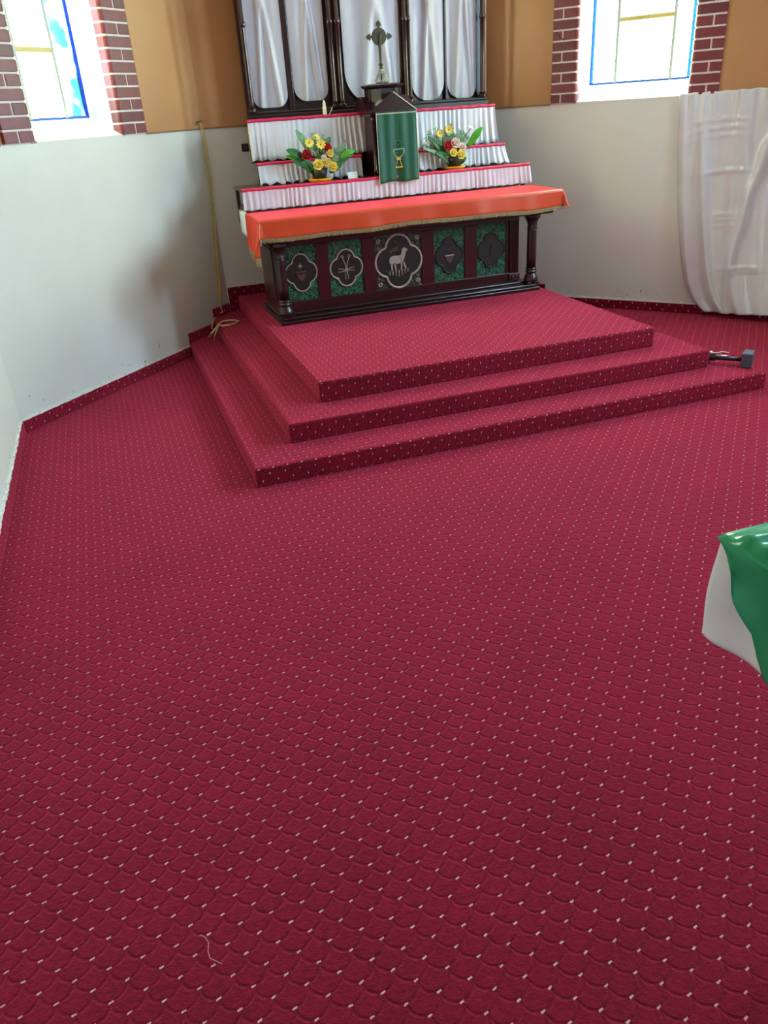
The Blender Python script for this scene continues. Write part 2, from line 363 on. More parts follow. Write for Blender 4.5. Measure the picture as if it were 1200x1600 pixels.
# brick jambs: every brick an object, bullnosed towards the opening
def jamb(w, wallobj, edge, sgn, width=.30, split=.115):
    """edge = s of the brick's inner (window) side, sgn=+1 when the brick runs to larger s"""
    R_ = .045; pr = .028; ret = .075                         # bullnose radius, proud of wall, return depth into reveal
    def profile(a, b, nose, ins=0):
        pts = []
        if nose:
            pts.append((edge+sgn*(0+ins), ret)); 
            for k in range(6):
                an = PI/2*k/5; pts.append((edge+sgn*(ins+R_*(1-math.cos(an))), -pr+ins+R_*(1-math.sin(an))))
        else: pts += [(edge+sgn*a, .02), (edge+sgn*a, -pr+ins)]
        pts += [(edge+sgn*b, -pr+ins), (edge+sgn*b, .02 if not nose else ret)]
        return pts
    def mesh(name, prof, z0, z1, mat):
        poly = prof if sgn < 0 else list(reversed(prof))
        mb = MB().prism(poly, z0, z1, T=lambda s, o, z: w.T(s, o, z))
        return mb
    org = w.T(edge, 0, 0)
    mesh('m', profile(0, width-.004, True, .006), DADO, WTOP, 0).build('mortar', 'mortar', wallobj)
    CH = .0945; g = .008; protos = {}
    n = int((WTOP-DADO)/CH)
    for i in range(n):
        z = DADO + i*CH + .003
        segs = [(0, width, True)] if i % 2 == 1 else [(0, split+.05, True), (split+.05+2*g, width, False)]
        for sg in segs:
            mat = 'brick' if random.random() < .6 else 'brick_dark'
            key = (sg, mat)
            if key not in protos:
                o = mesh('b', profile(sg[0], sg[1], sg[2]), 0, CH-2*g, 0).build('brick', mat, wallobj, origin=org, bevel=.004); protos[key] = o; o.location.z = z
            else:
                o = protos[key].copy(); COL.objects.link(o); o.parent = wallobj; o.location = protos[key].location.copy(); o.location.z = z
jamb(WLft, wl, 1.825, 1, .315); jamb(WLft, wl, .845, -1, .315)
jamb(WRgt, wr, 1.025, -1, .275); jamb(WRgt, wr, 2.125, 1, .285)

# dado line
def strip(name, w, s0, s1, z0, z1, d, mat, lab=None):
    return tag(w.pbox(MB(), s0, s1, -d, 0.0, z0, z1).build(name, mat, bevel=.003), lab, None, None, 'structure')
strip('trim_1', WLft, 0, .50, 2.083, 2.097, .012, 'dado', 'thin dado line on the left wall before the window')
strip('trim_2', WLft, 2.15, WLft.L-.015, 2.083, 2.097, .012, 'dado', 'thin dado line between left window and corner')
strip('trim_3', WBck, .015, WBck.L-.015, 2.083, 2.097, .012, 'dado', 'thin dado line behind the altar')
strip('trim_4', WRgt, .015, .74, 2.083, 2.097, .012, 'dado', 'thin dado line between reredos and right window')
strip('trim_5', WRgt, 2.42, WRgt.L-.02, 2.083, 2.097, .012, 'dado', 'thin dado line right of the right window')

# ------------------------------------------------------------------ carpeted steps
Z1, Z2, Z3 = .132, .2727, .432
def left_y(x): return C1.y + (x-C1.x)/(C2.x-C1.x)*(C2.y-C1.y)
def right_y(x): return C3.y + (x-C3.x)/(C4.x-C3.x)*(C4.y-C3.y)
st = empty('altar_steps', (2.68, 4.7, 0), 'three broad carpeted steps leading up to the altar platform', None, None, 'structure')
def step(xl, xr, yf, z0, z1, top=False):
    e = .004
    if top: poly = [(xl, yf), (xr, yf), (xr, C3.y-e), (xl, C3.y-e)]
    else: poly = [(xl, yf), (xr, yf), (xr, right_y(xr)-e), (C3.x, C3.y-e), (C2.x, C2.y-e), (xl, left_y(xl)-e)]
    mb = MB(); mb.prism(poly, z0, z1)
    o = mb.build('step', 'carpet', st, bevel=.018); uv_box(o)
    o.modifiers['bevel'].segments = 3
    return o
step(.614, 4.737, 4.6847, 0, Z1); step(.935, 4.444, 5.0161, Z1, Z2); step(1.252, 4.138, 5.3395, Z2, Z3, True)

# carpet skirting, stepping up with the platform
def skirting(name, parts, lab):
    mb = MB()
    for w, s0, s1, z0, z1 in parts: w.pbox(mb, s0, s1, -.022, 0, z0, z1)
    o = mb.build(name, 'carpet', bevel=.006); uv_box(o); return tag(o, lab, None, None, 'structure')
sL = lambda x: (x-C1.x)/WLft.d.x
sR = lambda x: (x-C3.x)/WRgt.d.x
H = .098
skirting('baseboard_left', [(WLft, .01, sL(.614)-.012, 0, H), (WLft, sL(.614)-.012, sL(.935)-.012, 0, Z1+H), (WLft, sL(.935)-.012, WLft.L-.012, Z1, Z2+H)], 'carpet skirting stepping up along the left slanted wall')
skirting('baseboard_back', [(WBck, .01, WBck.L-.01, Z3 if False else Z2, Z3+H)], 'carpet skirting behind the altar')
skirting('baseboard_right', [(WRgt, sR(4.737)+.012, WRgt.L-.02, 0, H), (WRgt, sR(4.444)+.012, sR(4.737)+.012, 0, Z1+H), (WRgt, .012, sR(4.444)+.012, Z1, Z2+H)], 'carpet skirting along the right slanted wall')
skirting('baseboard_left_side', [(WLs, 0, WLs.L-.01, 0, H)], 'carpet skirting at the left edge of the floor')
skirting('baseboard_right_side', [(WRs, .01, WRs.L, 0, H)], 'carpet skirting of the right nave wall')
# ragged plaster edge above the skirting
def ragged(name, w, s0, s1, z, lab):
    mb = MB(); n = int((s1-s0)/.035)
    for i in range(n):
        a = s0+(s1-s0)*i/n; b = s0+(s1-s0)*(i+1)/n; hh = .006+.016*random.random()**2
        w.pbox(mb, a, b, -.008-.008*random.random(), 0, z-.01, z+hh)
    return tag(mb.build(name, 'white_plaster'), lab, None, None, 'structure')
ragged('trim_6', WLft, .02, sL(.614)-.02, H, 'ragged white plaster edge above the left skirting')
ragged('trim_7', WLs, 9.5, WLs.L-.02, H, 'ragged white plaster edge at the left floor corner')
ragged('trim_8', WRgt, sR(4.75)+.03, WRgt.L-.05, H, 'ragged plaster edge above the right skirting')

# ------------------------------------------------------------------ altar
PLX0, PLX1, PLY = 1.38, 4.07, 7.13
al = empty('altar', (2.72, 7.5, Z3), 'dark carved wooden altar with quatrefoil panels and corner columns', 'altar')
MB().box(PLX0, PLX1, PLY, 8.02, Z3, Z3+.035).build('plinth', 'wood', al, bevel=.008)
MB().box(PLX0+.025, PLX1-.025, PLY+.025, 8.0, Z3+.035, Z3+.062).build('plinth_moulding', 'wood_red', al, bevel=.012)
BX0, BX1, BY, BZ0, BZ1 = 1.42, 3.89, 7.285, Z3+.062, 1.15
MB().box(BX0, BX1, BY, 7.98, BZ0, BZ1).build('body', 'wood', al, bevel=.004)
panels = [(1.497, 1.80), (1.92, 2.248), (2.375, 2.845), (2.977, 3.297), (3.43, 3.748)]
PZ0, PZ1 = .612, 1.105
fy = BY-.022
# stiles, rails
xs = [BX0+.0] + [v for p in panels for v in p] + [3.775]
for i in range(0, len(xs), 2): MB().box(xs[i], xs[i+1], fy, BY, PZ0, PZ1).build('stile', 'wood_red', al, bevel=.005)
MB().box(BX0, BX1, fy, BY, BZ0, PZ0).build('rail', 'wood', al, bevel=.004)
MB().box(BX0, BX1, fy, BY, PZ1, BZ1).build('rail', 'wood', al, bevel=.004)
MB().box(BX0-.02, 3.92, fy-.03, BY, BZ0, BZ0+.022).build('base_bead', 'wood_red', al, bevel=.008)
def quatrefoil(cx, cz, hw, hh, n=9):
    pts = []
    t = .542; d, r = .45, .55
    for q in range(4):
        a0 = q*PI/2; cxl, czl = d*math.cos(a0), d*math.sin(a0)
        half = math.atan2(t, t-d)
        for k in range(n):
            an = a0 - half + 2*half*k/n
            pts.append((cx+hw*(cxl+r*math.cos(an)), cz+hh*(czl+r*math.sin(an))))
    return pts
def yprism(mb, poly, y0, y1): return mb.prism(poly, 0, 1, T=lambda x, z, t: (x, y0+(y1-y0)*t, z))
quats = [(1.648, .863, .150, .168, 'ring_silver', .0065), (2.083, .858, .158, .166, 'ring_silver', .008), (2.607, .858, .235, .247, 'ring_silver', .011), (3.137, .853, .142, .165, 'ring_dark', .007), (3.585, .853, .142, .165, 'ring_dark', .006)]
for i, ((a, b), (cx, cz, hw, hh, rm, rr)) in enumerate(zip(panels, quats)):
    pb = MB().box(a, b, BY-.010, BY, PZ0, PZ1).build('panel', 'grey_fil' if i == 2 else 'green_fil', al, origin=((a+b)/2, BY, cz))
    pb['label'] = ['green scroll panel with star and heart emblem', 'green scroll panel with forked cross emblem', 'centre panel with lamb emblem', 'green scroll panel with chalice emblem', 'green scroll panel with faint cross emblem'][i]
    q = quatrefoil(cx, cz, hw, hh)
    qq = quatrefoil(cx, cz, hw*1.07, hh*1.07)
    yprism(MB(), qq, BY-.016, BY-.002).build('medallion', 'emblem_black', pb)
    MB().tube([(x, BY-.017, z) for x, z in q], rr, 8, closed=True).build('medallion_ring', rm, pb, smooth=True)
    ey0, ey1 = BY-.022, BY-.014
    def em(poly, mat, name='emblem', y=ey0): yprism(MB(), poly, y, ey1).build(name, mat, pb)
    if i == 0:
        em([(cx-.005+dx, cz+.06+dz) for dx, dz in ((0, .03), (-.006, .006), (-.026, 0), (-.006, -.006), (0, -.03), (.006, -.006), (.026, 0), (.006, .006))], 'emblem_pale', 'star')
        em([(cx-.052, cz+.012), (cx+.05, cz+.012), (cx+.042, cz-.0), (cx-.042, cz-.0)], 'emblem_dim', 'cup_rim')
        em([(cx-.047, cz-.012), (cx+.047, cz-.012), (cx+.03, cz-.05), (cx, cz-.085), (cx-.03, cz-.05)], 'emblem_dim', 'cup')
    if i == 1:
        def bar(p0, p1, w0, w1):
            d = Vector((p1[0]-p0[0], p1[1]-p0[1])).normalized(); n = Vector((-d.y, d.x))
            return [(p0[0]+n.x*w0, p0[1]+n.y*w0), (p0[0]-n.x*w0, p0[1]-n.y*w0), (p1[0]-n.x*w1, p1[1]-n.y*w1), (p1[0]+n.x*w1, p1[1]+n.y*w1)]
        c = (cx, cz-.02)
        for p1 in ((cx-.078, cz-.018), (cx+.078, cz-.012), (cx, cz-.1)):
            P3 = bar(c, p1, .004, .016); MB().tube([(x, BY-.019, z) for x, z in P3], .0035, 6, closed=True).build('cross_arm', 'emblem_pale', pb)
        for sg in (-1, 1):
            pts = [(cx+sg*.004, cz-.02), (cx+sg*.01, cz+.04), (cx+sg*.03, cz+.085), (cx+sg*.046, cz+.108), (cx+sg*.034, cz+.118), (cx+sg*.022, cz+.1), (cx+sg*.03, cz+.085)]
            MB().tube([(x, BY-.019, z) for x, z in pts], .0038, 6).build('forked_arm', 'emblem_pale', pb)
    if i == 2:
        def L(pts): return [(cx+x, cz+z) for x, z in pts]
        body = [(-.09, -.02), (-.095, .02), (-.085, .045), (-.05, .055), (0, .052), (.03, .06), (.035, .09), (.045, .115), (.065, .122), (.082, .108), (.095, .1), (.092, .09), (.078, .088), (.07, .055), (.058, .02), (.045, -.005), (.03, -.018), (-.02, -.022), (-.06, -.024)]
        em(list(reversed(L(body))), 'lamb', 'lamb_body')
        for lx, l2 in ((-.075, -.07), (-.045, -.03), (.03, .022), (.05, .07)):
            em(L([(lx-.008, -.012), (l2-.006, -.078), (l2+.007, -.078), (lx+.01, -.012)]), 'lamb', 'lamb_leg')
        MB().tube([(cx+.05, BY-.02, cz-.06), (cx-.035, BY-.02, cz+.19)], .003, 6).build('banner_staff', 'emblem_dim', pb)
        em(L([(-.012, .14), (-.09, .1), (-.1, .075), (-.06, .09), (.0, .105)]), 'emblem_dim', 'banner')
        em(L([(-.045, .185), (-.045, .178), (-.012, .19), (-.012, .197)]), 'emblem_dim', 'banner_cross')
        em(L([(-.12, -.088), (.125, -.08), (.125, -.072), (-.12, -.08)]), 'emblem_dim', 'ground_line')
        for k in range(7):
            xx = -.095+.031*k; zz = -.095+.003*k; ln = (.03, .034, .048, .056, .05, .034, .03)[k]
            em(L([(xx-.009, zz-.004), (xx-.004, zz-.01), (xx-.002, zz-ln), (xx+.003, zz-ln), (xx+.004, zz-.01), (xx+.009, zz-.004), (xx, zz+.006)]), 'lamb', 'seal')
        for sx, sz in ((-1, 1), (1, 1), (-1, -1), (1, -1)):
            fx, fz = cx+sx*.196, cz+sz*.2
            mb = MB()
            for k in range(6):
                an = k*PI/3; mb.ball((fx+.015*math.cos(an), BY-.014, fz+.015*math.sin(an)), .009, 6, 4)
            mb.build('rosette', 'emblem_pale', pb, smooth=True)
    if i == 3:
        em([(cx-.05, cz+.004), (cx+.05, cz+.008), (cx+.045, cz-.004), (cx-.045, cz-.006)], 'emblem_pale', 'cup_rim')
        em([(cx-.045, cz-.01), (cx+.045, cz-.008), (cx+.026, cz-.05), (cx+.01, cz-.07), (cx-.01, cz-.07), (cx-.03, cz-.04)], 'emblem_dim', 'cup')
    if i == 4:
        em([(cx-.006, cz-.06), (cx+.006, cz-.06), (cx+.006, cz+.07), (cx-.006, cz+.07)], 'ring_dark', 'faint_cross')
        em([(cx-.05, cz+.02), (cx+.05, cz+.022), (cx+.05, cz+.032), (cx-.05, cz+.03)], 'ring_dark', 'faint_cross')
# fluted pilaster at the right end, hidden twin at the left
for px0, px1 in ((3.785, 3.885),):
    mb = MB().box(px0, px1, fy-.004, BY, PZ0-.005, PZ1+.01)
    for k in range(4): mb.tube([(px0+.016+k*.0225, fy-.005, PZ0), (px0+.016+k*.0225, fy-.005, PZ1)], .008, 8)
    mb.build('pilaster', 'wood', al)
    MB().box(px0-.01, px1+.01, fy-.02, BY, PZ0-.075, PZ0-.005).build('pilaster_base', 'wood_red', al, bevel=.008)
    mb = MB()
    for k in range(2): mb.ball((px0+.03+k*.04, fy-.022, PZ0-.04), .018, 8, 6)
    mb.build('carved_boss', 'ring_dark', al, smooth=True)
# side panel of the left end
MB().box(BX0-.012, BX0, 7.40, 7.85, .60, 1.08).build('side_panel', 'wood_red', al, bevel=.006)
def column(cx, cy):
    zb = Z3+.062
    e = empty('column', (cx, cy, zb)); e.parent = al; e.location = Vector((cx, cy, zb)) - al.location
    MB().box(cx-.07, cx+.07, cy-.06, cy+.06, zb, zb+.022).build('column_foot', 'wood_red', e, bevel=.005)
    MB().lathe((cx, cy, zb+.022), [(.072, 0), (.074, .02), (.066, .05), (.05, .075), (.046, .085)], 20).build('column_base', 'wood', e, smooth=True)
    MB().lathe((cx, cy, zb+.105), [(.046, 0), (.056, .008), (.058, .018), (.05, .026), (.047, .03), (.055, .037), (.055, .045), (.046, .052)], 20).build('column_ring', 'wood_red', e, smooth=True)
    MB().lathe((cx, cy, zb+.155), [(.046, 0), (.048, .1), (.046, .36), (.046, .37)], 24).build('column_shaft', 'wood', e, smooth=True)
    MB().lathe((cx, cy, zb+.525), [(.05, 0), (.052, .008), (.046, .02), (.05, .06), (.066, .095), (.082, .11), (.082, 1.152-zb-.525)], 8).build('column_capital', 'wood', e, autosm=True)
column(1.45, 7.205); column(4.0, 7.205)
MX0, MX1, MY0, MY1, MZ0, MZ1 = 1.30, 4.225, 7.095, 8.30, 1.155, 1.355
MB().box(MX0+.03, MX1-.03, MY0+.04, MY1, MZ0, MZ0+.08).build('mensa_moulding', 'wood', al, bevel=.012)
MB().box(MX0, MX1, MY0, MY1, MZ0+.08, MZ1).build('mensa', 'wood', al, bevel=.006)

# ------------------------------------------------------------------ cloths on the altar
def drape(x0, x1, yf, yb, zt, dl, dr, df, wave=.012, seed=0, step_=.02, dfx=None, skew=None):
    """rectangular cloth over a slab: top, left, right and front falls with hanging corners"""
    rnd = random.Random(seed); ph = [rnd.uniform(0, 6.28) for _ in range(8)]
    W_, D = x1-x0, yb-yf
    nu = int((W_+dl+dr)/step_); nv = int((D+df)/step_)
    def lim(v, k): return max(v, 0) if k else v
    def fn(u, v):
        a = -dl + (W_+dl+dr)*u; b = -df + (D+df)*v
        fb = dfx(min(max(a/W_, 0), 1)) if dfx else 1
        if b < 0: b = b*fb
        xa = min(max(a, 0), W_); ob = max(-b, 0); ol = max(-a, 0); orr = max(a-W_, 0); o = max(ol, orr)
        sg = -1 if ol > 0 else 1
        z = zt + .0025*math.sin(7*a+ph[0])*math.sin(9*b+ph[1]); x = x0+xa; y = yf+max(b, 0)
        if ob > 0 and o == 0:
            z = zt-ob; k = ob/df
            y = yf-.006 - k*(wave*(.6*math.sin(5.1*a+ph[2])+.5*math.sin(11*a+ph[3])+.3*math.sin(23*a+ph[4]))+wave*.8)
        elif o > 0 and ob == 0:
            z = zt-o; k = o/max(dl, dr)
            x = (x0 if sg < 0 else x1)+sg*(.006+k*(wave*(.6*math.sin(8*b+ph[5])+.8*math.sin(19*b+ph[6]))+wave*1.1))
        elif o > 0 and ob > 0:
            rho = math.hypot(o, ob); phi = math.atan2(ob, o)   # 0 = side fall, pi/2 = front fall
            k = rho/df; bul = math.sin(2*phi)
            x = (x0 if sg < 0 else x1)+sg*(.006+rho*(.10+.22*bul)*math.cos(phi))
            y = yf-.006-rho*(.10+.26*bul)*math.sin(phi)
            z = zt-rho*(.99-.1*bul)
        return (x, y, z)
    return MB().grid(fn, nu, nv), fn, nu, nv, ph
ORZ = 1.372
orx0, orx1, oryf = MX0-.016, MX1+.024, MY0-.018
dfx = lambda t: 1.0-.02*t+.05*math.sin(t*9)+.03*math.sin(t*23)
ob, ofn, nu, nv, _ = drape(orx0, orx1, oryf, 7.73, ORZ, .31, .16, .155, .012, 3, .018, dfx)
oc = ob.build('altar_cloth', 'orange', smooth=True, solid=.003)
tag(oc, 'shiny orange-red altar cloth with gold fringe laid over the altar top', 'cloth')
# gold fringe on the front edge
fr = MB(); N = 420
for i in range(N):
    u = .075 + .89*i/N; p = Vector(ofn(u, 0)); 
    L_ = .026+.008*random.random(); w_ = .0026
    fr.add([(p.x-w_, p.y-.004, p.z+.006), (p.x+w_, p.y-.004, p.z+.006), (p.x+w_*.9, p.y-.004+random.uniform(-.003, .003), p.z-L_), (p.x-w_*.9, p.y-.004+random.uniform(-.003, .003), p.z-L_)], [(0, 1, 2, 3)])
fr.build('fringe', 'fringe', oc, solid=.002)
# gold fringe tassels of the left end
fr = MB()
for i in range(70):
    v = .20 + .78*i/70; p = Vector(ofn(0, v)); L_ = .06+.05*random.random()
    fr.tube([(p.x-.004, p.y, p.z+.008), (p.x-.004+random.uniform(-.006, .006), p.y+random.uniform(-.006, .006), p.z-L_*.5), (p.x+random.uniform(-.01, .012), p.y+random.uniform(-.01, .01), p.z-L_)], .003, 5)
fr.build('tassel_fringe', 'fringe', oc)
# white linen under the orange cloth
wbm, *_ = drape(MX0-.004, MX1+.006, MY0-.003, 8.12, 1.360, .20, .13, .05, .003, 9, .022)
tag(wbm.build('altar_linen', 'white_cloth', smooth=True, solid=.0025), 'white linen peeking out from under the orange altar cloth', 'cloth')

# ------------------------------------------------------------------ gradine shelves behind the altar
G1Y, G2Y, G3Y = 7.775, 8.0, 8.17
gr = empty('gradine', (2.7, 8.2, Z3), 'dark wooden tiered shelf unit standing behind the altar', 'shelf unit')
MB().box(1.288, 4.262, G1Y, 8.30, 1.548, 1.572).build('shelf_board', 'wood_brown', gr, bevel=.006)
MB().box(1.66, 3.98, 8.315, 8.62, Z3, 1.572).build('lower_cabinet', 'wood', gr)
MB().box(1.32, 4.21, G1Y+.04, 8.27, 1.372, 1.40).build('shelf_rail', 'wood_brown', gr)
for x, y in ((1.31, G1Y+.03), (4.205, G1Y+.03), (1.305, 8.24), (4.205, 8.24)): MB().box(x, x+.03, y, y+.04, 1.364, 1.548).build('post', 'wood', gr)
for x0, x1, xb in ((1.50, 2.535, 1.64), (3.13, 4.085, 3.13)):
    MB().box(x0, x1, G2Y, G2Y+.03, 1.572, 1.766).build('tier_front', 'wood', gr, bevel=.004)
    MB().box(xb, x1, G2Y+.03, G3Y+.1, 1.572, 1.766).build('tier', 'wood', gr, bevel=.004)
for x0, x1, xb in ((1.485, 2.62, 1.60), (3.17, 4.055, 3.17)):
    MB().box(x0, x1, G3Y, G3Y+.03, 1.766, 2.128).build('tier_front', 'wood', gr, bevel=.004)
    MB().box(xb, x1, G3Y+.03, 8.62, 1.572 if False else 1.766, 2.128).build('tier', 'wood', gr, bevel=.004)
MB().box(1.70, 3.95, 8.36, 8.62, 1.572, 1.766).build('tier', 'wood', gr)
MB().box(2.535, 3.13, 8.36, 8.62, 1.766, 2.128).build('tier', 'wood', gr)
def skirt(x0, x1, y, z0, z1, label, seed, pitch=.042, flare=0, amp=.011, hem=0, ends=(0, 0)):
    rnd = random.Random(seed); n = int((x1-x0)/.0055); ph = rnd.uniform(0, 6)
    jit = [rnd.uniform(.6, 1.35) for _ in range(n+2)]
    a1, a2, a3 = rnd.uniform(0, 6), rnd.uniform(0, 6), rnd.uniform(0, 6)
    def fn(u, v):
        d = 1-v                                               # 0 at the top
        x = x0+(x1-x0)*u
        k = 2*PI*(x-x0)/pitch + 1.3*math.sin(9*x+a1) + .8*math.sin(23*x+a2) + .35*d*math.sin(6*x+a3)
        am = amp*(.3+.7*d)*(.62+.5*math.sin(13*x+a2))
        lean = flare*d*d*(.6+.4*math.sin(7*x+a3))
        e0 = max(0, 1-u/.06)*ends[0]+max(0, (u-.94)/.06)*ends[1]
        zz = z1-(z1-z0)*d - hem*d*math.sin(k*.5+a1) + .0*e0
        xx = x + .006*d*math.sin(k*.7+a1) + (ends[1]*d*u**6 - ends[0]*d*(1-u)**6)
        return (xx, y-.012-am*math.sin(k)-lean, zz)
    o = MB().grid(fn, n, 9).build('pleated_skirt', 'skirt', smooth=True, solid=.002, origin=((x0+x1)/2, y, z0))
    tag(o, label, 'cloth', 'pleated white skirts on the shelf tiers')
    def rib(u, v): 
        x = x0-.004+(x1-x0+.008)*u; an = -PI/2+PI*v*1.0
        return (x, y-.014-.008*math.cos(an)-.002*math.sin(60*x), z1-.006+.013*math.sin(an)+.0015*math.sin(31*x+a1))
    MB().grid(rib, 120, 6).build('ribbon_trim', 'pink_trim', o, smooth=True, solid=.003)
    return o
skirt(1.285, 4.262, G1Y, 1.388, 1.572, 'long pleated white skirt with pink trim right above the orange cloth', 11, .05, 0, .011, .004, (.0, .03))
skirt(1.50, 2.53, G2Y, 1.585, 1.770, 'short pleated white skirt with pink trim behind the left flowers', 12, .05, .02, .013, .012)
skirt(3.135, 4.085, G2Y, 1.585, 1.766, 'short pleated white skirt with pink trim behind the right flowers', 13, .05, .03, .013, .008, (0, .05))
skirt(1.485, 2.665, G3Y, 1.785, 2.135, 'tall pleated white skirt with pink trim under the left reredos panels', 14, .055, .02, .013, .008, (0, .03))
skirt(3.155, 4.055, G3Y, 1.775, 2.128, 'tall pleated white skirt with pink trim under the right reredos panels', 15, .055, .03, .013, .008, (0, .03))

# ------------------------------------------------------------------ reredos
rd = empty('reredos', (2.83, 8.55, 2.128), 'tall dark wooden reredos with slim columns behind the altar', 'reredos')
RZ = 4.1
MB().box(1.575, 4.105, 8.56, 8.62, 2.128, RZ).build('back_board', 'wood', rd)
MB().box(1.555, 4.125, 8.44, 8.56, 2.128, 2.175).build('base_rail', 'wood', rd, bevel=.006)
MB().box(1.565, 4.115, 8.47, 8.56, 2.175, 2.205).build('base_moulding', 'wood', rd, bevel=.01)
MB().box(1.52, 4.16, 8.42, 8.62, RZ, RZ+.12).build('cornice', 'wood', rd, bevel=.02)
for x, r_ in ((1.605, .026), (2.452, .022), (2.525, .024), (3.222, .022), (3.262, .018), (4.072, .024)):
    mb = MB().lathe((x, 8.475, 2.205), [(r_*1.9, 0), (r_*1.9, .02), (r_*1.3, .03), (r_*1.5, .045), (r_, .06), (r_, .70), (r_*1.35, .71), (r_*1.45, .725), (r_*1.3, .745), (r_, .755), (r_, RZ-2.205-.08), (r_*1.7, RZ-2.205)], 14)
    mb.build('column', 'wood_red', rd, autosm=True)
for x, wd in ((2.022, .026), (3.678, .012), (2.49, .05), (3.235, .05)):
    MB().box(x-wd, x+wd, 8.515, 8.56, 2.205, RZ).build('mullion', 'wood', rd, bevel=.006)
def arch_cloth(x0, x1, zb, rc0, rc1, label, seed, tilt=0):
    rnd = random.Random(seed); a = [rnd.uniform(0, 6) for _ in range(6)]
    def zbot(t):
        x = t*(x1-x0); b = zb
        if x < rc0: q = 1-x/rc0; b += rc0*1.15*(1-math.sqrt(max(0, 1-q*q)))
        if x > (x1-x0)-rc1: q = 1-((x1-x0)-x)/rc1; b += rc1*1.15*(1-math.sqrt(max(0, 1-q*q)))
        return b + tilt*x
    def fn(u, v):
        uu = .5-.5*math.cos(PI*u); x = x0+(x1-x0)*uu; zb_ = zbot(uu); z = zb_+(4.0-zb_)*v**1.6
        f = .008*math.sin(6*uu+a[0]+.6*z)+.0025*math.sin(15*uu+a[1]-2.5*z)+.032*math.exp(-((uu-.30-.22*(z-2.3)-.05*math.sin(a[2]))/.07)**2)+.028*math.exp(-((uu-.80+.28*(z-2.3)+.05*math.sin(a[3]))/.07)**2)+.012*math.exp(-((uu-.5)/.12)**2)*max(0, 2.8-z)
        return (x, 8.540-.008-f*min(1, 6*uu*(1-uu)), z)
    o = MB().grid(fn, 36, 30).build('panel_drape', 'reredos_satin', smooth=True, solid=.003, origin=((x0+x1)/2, 8.52, zb))
    return tag(o, label, 'drape', 'white satin drapes on the reredos')
arch_cloth(1.635, 1.992, 2.232, .10, .11, 'leftmost white satin drape with rounded bottom on the reredos', 1)
arch_cloth(2.055, 2.408, 2.268, .12, .10, 'second white satin drape from the left on the reredos', 2)
arch_cloth(2.588, 3.182, 2.232, .24, .20, 'widest white satin drape behind the standing cross', 3)
arch_cloth(3.296, 3.664, 2.206, .16, .16, 'fourth white satin drape, just right of the cross', 4)
arch_cloth(3.696, 4.026, 2.206, .13, .10, 'rightmost white satin drape on the reredos', 5)

# ------------------------------------------------------------------ tabernacle, veil, cross
TX, TY = 2.825, 8.06
tb = empty('tabernacle', (TX, TY, 1.572), 'dark wooden tabernacle with gabled roof and lantern behind a green veil', 'tabernacle')
MB().box(TX-.215, TX+.215, 7.83, 8.33, 1.572, 1.60).build('tabernacle_base', 'wood_red', tb, bevel=.006)
MB().box(TX-.185, TX+.185, 7.86, 8.31, 1.60, 2.10).build('tabernacle_body', 'wood', tb, bevel=.004)
for x in (TX-.198, TX+.198):
    MB().lathe((x, 7.85, 1.60), [(.02, 0), (.02, .03), (.012, .04), (.012, .45), (.02, .46), (.02, .5)], 12).build('colonnette', 'wood_red', tb, smooth=True)
MB().box(TX-.235, TX+.235, 7.815, 8.34, 2.10, 2.128).build('eave', 'wood_red', tb, bevel=.006)
mb = MB(); yprism(mb, [(TX-.24, 2.128), (TX+.24, 2.128), (TX+.008, 2.29), (TX-.008, 2.29)], 7.81, 8.34)
mb.build('gable_roof', 'wood_red', tb)
mb = MB().prism([(7.84, 2.128), (8.33, 2.128), (8.095, 2.27), (8.075, 2.27)], 0, 1, T=lambda y, z, t: (TX-.25+.5*t, y, z)); mb.build('gable_roof', 'wood_red', tb)
for sg, mm in ((-1, 'wood'), (1, 'piping')): MB().tube([(TX, 7.803, 2.296), (TX+sg*.235, 7.803, 2.134)], .0045, 6).build('gable_cord', mm, tb)
MB().lathe((TX-.005, 8.08, 2.19), [(.165, 0), (.165, .14)], 8, sq=True).build('lantern', 'wood', tb)
for k in range(8):
    a = 2*PI*k/8+PI/8; MB().tube([(TX-.005+.168*math.cos(a), 8.08+.168*math.sin(a), 2.19), (TX-.005+.168*math.cos(a), 8.08+.168*math.sin(a), 2.33)], .011, 6).build('lantern_post', 'wood_red', tb)
MB().lathe((TX-.005, 8.08, 2.33), [(.175, 0), (.205, .018), (.21, .03), (.17, .042)], 8, sq=True).build('lantern_cornice', 'wood', tb)
# green veil
VX0, VX1, VZ0, VZ1 = 2.628, 3.03, 1.515, 2.128
def veil(u, v):
    d = 1-v; x = VX0+(VX1-VX0)*u + (.012*(u-.5))*d
    y = 7.752-.012*d-.010*d*math.sin(u*9.5+.6)-.006*math.sin(u*21+1.1)*(.4+.6*d)
    return (x, y, VZ1-(VZ1-VZ0)*d-.006*d*math.cos(u*10))
ve = MB().grid(veil, 40, 20).build('tabernacle_veil', 'green', smooth=True, solid=.003, origin=(2.83, 7.75, VZ0))
tag(ve, 'dark green tabernacle veil embroidered with a gold chalice', 'veil')
